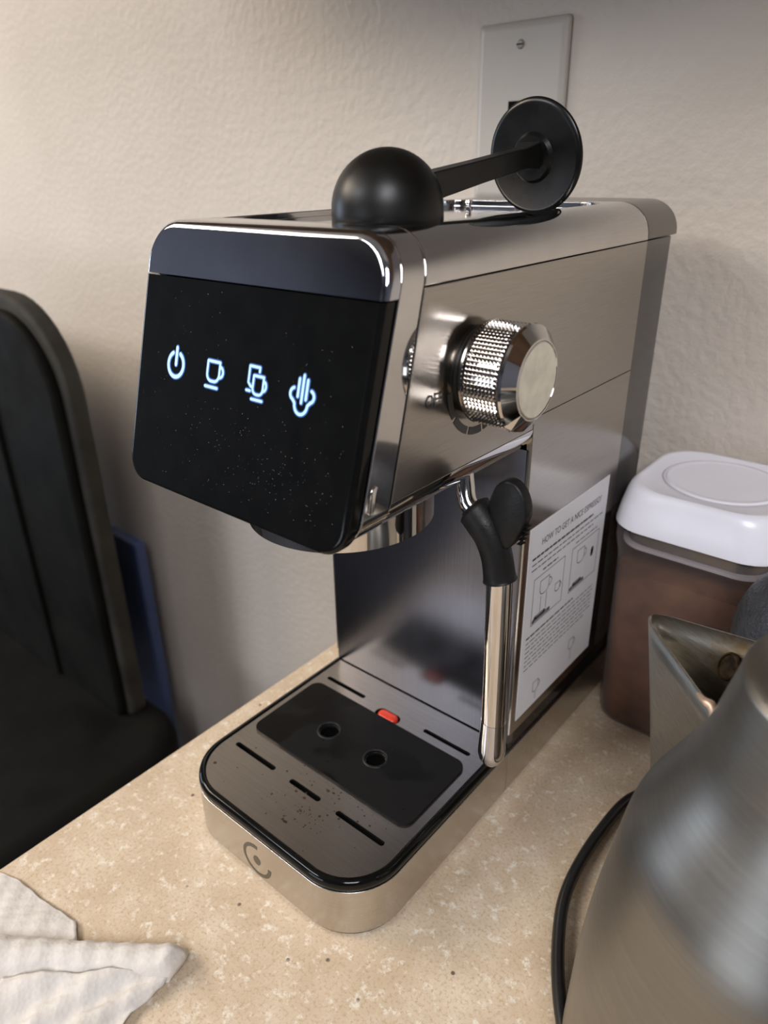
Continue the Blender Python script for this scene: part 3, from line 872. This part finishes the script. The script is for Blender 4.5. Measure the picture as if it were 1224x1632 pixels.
# spout: V trough, tip pointing away from the camera
K0 = Vector((KX, KY, 0))
T0 = Vector((0.2165, -0.0130, 0.1744))
N0 = Vector((0.2790, -0.0940, 0.1905)); F0 = Vector((0.3040, -0.0470, 0.2010))
B1 = Vector((0.2490, -0.0570, 0.1020)); N1 = Vector((0.2900, -0.0860, 0.0980)); F1 = Vector((0.3040, -0.0560, 0.0980))
def vee(Nn, T, F, rr):
    """open V polyline with rounded apex"""
    d1 = (Nn - T).normalized(); d2 = (F - T).normalized()
    a, b = T + d1 * rr, T + d2 * rr
    pts = [Nn.lerp(a, k / 8) for k in range(8)]
    for k in range(9):
        t = k / 8
        pts.append(a * (1 - t) ** 2 + T * 2 * t * (1 - t) + b * t * t)
    pts += [b.lerp(F, (k + 1) / 8) for k in range(8)]
    return pts
rings = []
for k in range(9):
    t = k / 8
    rings.append([q - K0 for q in vee(N0.lerp(N1, t), T0.lerp(B1, t), F0.lerp(F1, t), 0.024 * (1 - t) + 0.005 * t)])
so = loft('kettle_spout', rings, 'spout', kt, cap0=False, cap1=False, closed=False, smooth=80, solid=0.0011)
STAIN.inputs[1].default_value = tuple(Vector((0.2675, -0.0380, 0.1785)) - K0)

vs, fs = lathe_geo([(0.0, 0.0001), (0.0044, 0.0001), (0.0048, 0.0010), (0.0054, 0.0007), (0.0056, -0.0003)], 28)
hn = Vector((-0.4205, -0.8492, 0.3194))
HM = Matrix.Translation(Vector((0.2662, -0.0385, 0.1772)) - K0) @ hn.to_track_quat('Z', 'Y').to_matrix().to_4x4() @ Matrix.Diagonal((0.85, 1.2, 1, 1))
link_mesh('spout_hole', xf(vs, HM), fs, 'rust', kt, 60)
path = catmull([Vector(q) - K0 for q in [(0.2653, -0.0796, 0.1885), (0.2694, -0.0842, 0.19), (0.2717, -0.085, 0.19), (0.2735, -0.0868, 0.188), (0.2738, -0.0885, 0.184)]], 5)
tube('weld_bead', path, [0.0007 + 0.0011 * math.sin(PI * (k + 0.5) / len(path)) for k in range(len(path))], 'weld', kt, 12, smooth=80)

# power cord on the counter
path = catmull([(0.330, 0.045, 0.0035), (0.285, 0.062, 0.0035), (0.240, 0.060, 0.0035), (0.2165, 0.040, 0.0035), (0.2110, 0.000, 0.0035), (0.2130, -0.0440, 0.0035), (0.2225, -0.0750, 0.0035), (0.2420, -0.1100, 0.0035), (0.2750, -0.1500, 0.0035)], 8)
tag(tube('power_cord', path, 0.0034, 'cord', None, 14, smooth=80), 'black power cord curving around the left side of the kettle', 'cord')

# ------------------------------------------------------------------ paper towel
def nz2(x, y, s):
    return (math.sin(x * 210 + s) * math.cos(y * 170 - s * 2) + 0.6 * math.sin(x * 430 + y * 390 + s * 3) + 0.4 * math.sin(x * 820 - y * 700 + s)) / 2.0
def sheet(left, right, nu, nv, hf, seed):
    """ruled patch between two polylines sampled at nv points"""
    def samp(pl, t):
        f = t * (len(pl) - 1); i = min(int(f), len(pl) - 2); return Vector(pl[i]).lerp(Vector(pl[i + 1]), f - i)
    vs = []; fs = []
    for j in range(nv + 1):
        for i in range(nu + 1):
            u, v = i / nu, j / nv
            q = samp(left, v).lerp(samp(right, v), u)
            z = hf(u, v) + 0.0011 * (1 + nz2(q.x, q.y, seed)) * min(1, 8 * v + .3)
            vs.append(Vector((q.x + 0.0006 * nz2(q.y, q.x, seed + 5), q.y + 0.0006 * nz2(q.x, q.y, seed + 9), max(z, 0.0006))))
    for j in range(nv):
        for i in range(nu):
            a = j * (nu + 1) + i
            fs.append((a, a + 1, a + nu + 2, a + nu + 1))
    return vs, fs
A = sheet([(-0.049, -0.300), (-0.049, -0.249)], [(0.040, -0.262), (0.033, -0.243), (0.016, -0.2345), (-0.012, -0.2395), (-0.036, -0.2425), (-0.049, -0.247)], 36, 40, lambda u, v: 0.0010 + 0.004 * math.sin(PI * u) * (1 - v), 1.0)
def hb(u, v):
    return 0.0150 * (math.sin(PI * min(1, v * 1.05)) ** 0.55) * (0.85 + 0.15 * math.cos(u * 5)) * (1.0 if u < 0.93 else max(0.25, math.cos((u - 0.93) / 0.07 * 1.25))) + 0.001
B = sheet([(-0.010, -0.268), (0.004, -0.294)], [(0.0760, -0.2050), (0.0815, -0.2090), (0.0835, -0.2170), (0.0830, -0.2220)], 60, 26, hb, 3.0)
Cc = sheet([(0.022, -0.276), (0.048, -0.300)], [(0.0815, -0.2190), (0.0835, -0.2260), (0.0815, -0.2420), (0.0900, -0.268)], 50, 36, lambda u, v: 0.0095 * (1 - v) ** 1.5 * (1 - 0.85 * u ** 4) + 0.003 * math.sin(u * 7 + v * 4) ** 2 + 0.0012, 6.0)
V_, F_ = join_geo([A, B, Cc])
pt_ = link_mesh('paper_towel', V_, F_, 'paper', None, smooth=179, solid=0.0004)
tag(pt_, 'crumpled white paper towel on the counter corner in front of the machine', 'paper towel')

# ------------------------------------------------------------------ chair and blue board beyond the counter edge
ch = thing('black_chair', 'black vinyl chair with worn edges standing past the counter edge', 'chair', (-0.70, -0.10, -0.9))
cl = Vector((-0.70, -0.10, -0.9))
def vslab(name, x0, x1, z0, z1, y0, y1, rad, mat, parent, bev):
    rings = [[Vector((x, y, z)) - cl for x, z in rrect(x0, x1, z0, z1, rad, 10)] for y in (y0, y1)]
    return loft(name, rings, mat, parent, bevel=bev, seg=5)
vslab('back_shell', -0.990, -0.430, -0.30, 0.252, 0.036, 0.060, (0.03, 0.03, 0.11, 0.11), 'vinyl_worn', ch, 0.007)
vslab('back_cushion', -0.975, -0.440, -0.30, 0.236, 0.024, 0.038, (0.03, 0.03, 0.095, 0.095), 'vinyl', ch, 0.006)
vslab('back_panel', -0.800, -0.590, -0.30, 0.170, 0.018, 0.026, (0.02, 0.02, 0.03, 0.03), 'vinyl', ch, 0.003)
rings = [[Vector((x, y, z)) - cl for x, y in rrect(-1.02, -0.335, -0.46, 0.078, (0.07, 0.07, 0.09, 0.09), 10)] for z in (-0.37, -0.283)]
loft('seat', rings, 'vinyl', ch, bevel=0.025, seg=6)
for sx in (-0.95, -0.42):
    for sy in (-0.40, 0.03):
        tube('leg', [Vector((sx, sy, -0.37)) - cl, Vector((sx, sy * 1.05, -0.9)) - cl], [0.016, 0.012], 'vinyl', ch, 14)
bb = box('blue_board', (-0.66, 0.150, -0.9), (-0.556, 0.168, -0.115), 'blue', None, 0.004, 3)
tag(bb, 'upright blue board tucked between the black chair and the wall', 'board')
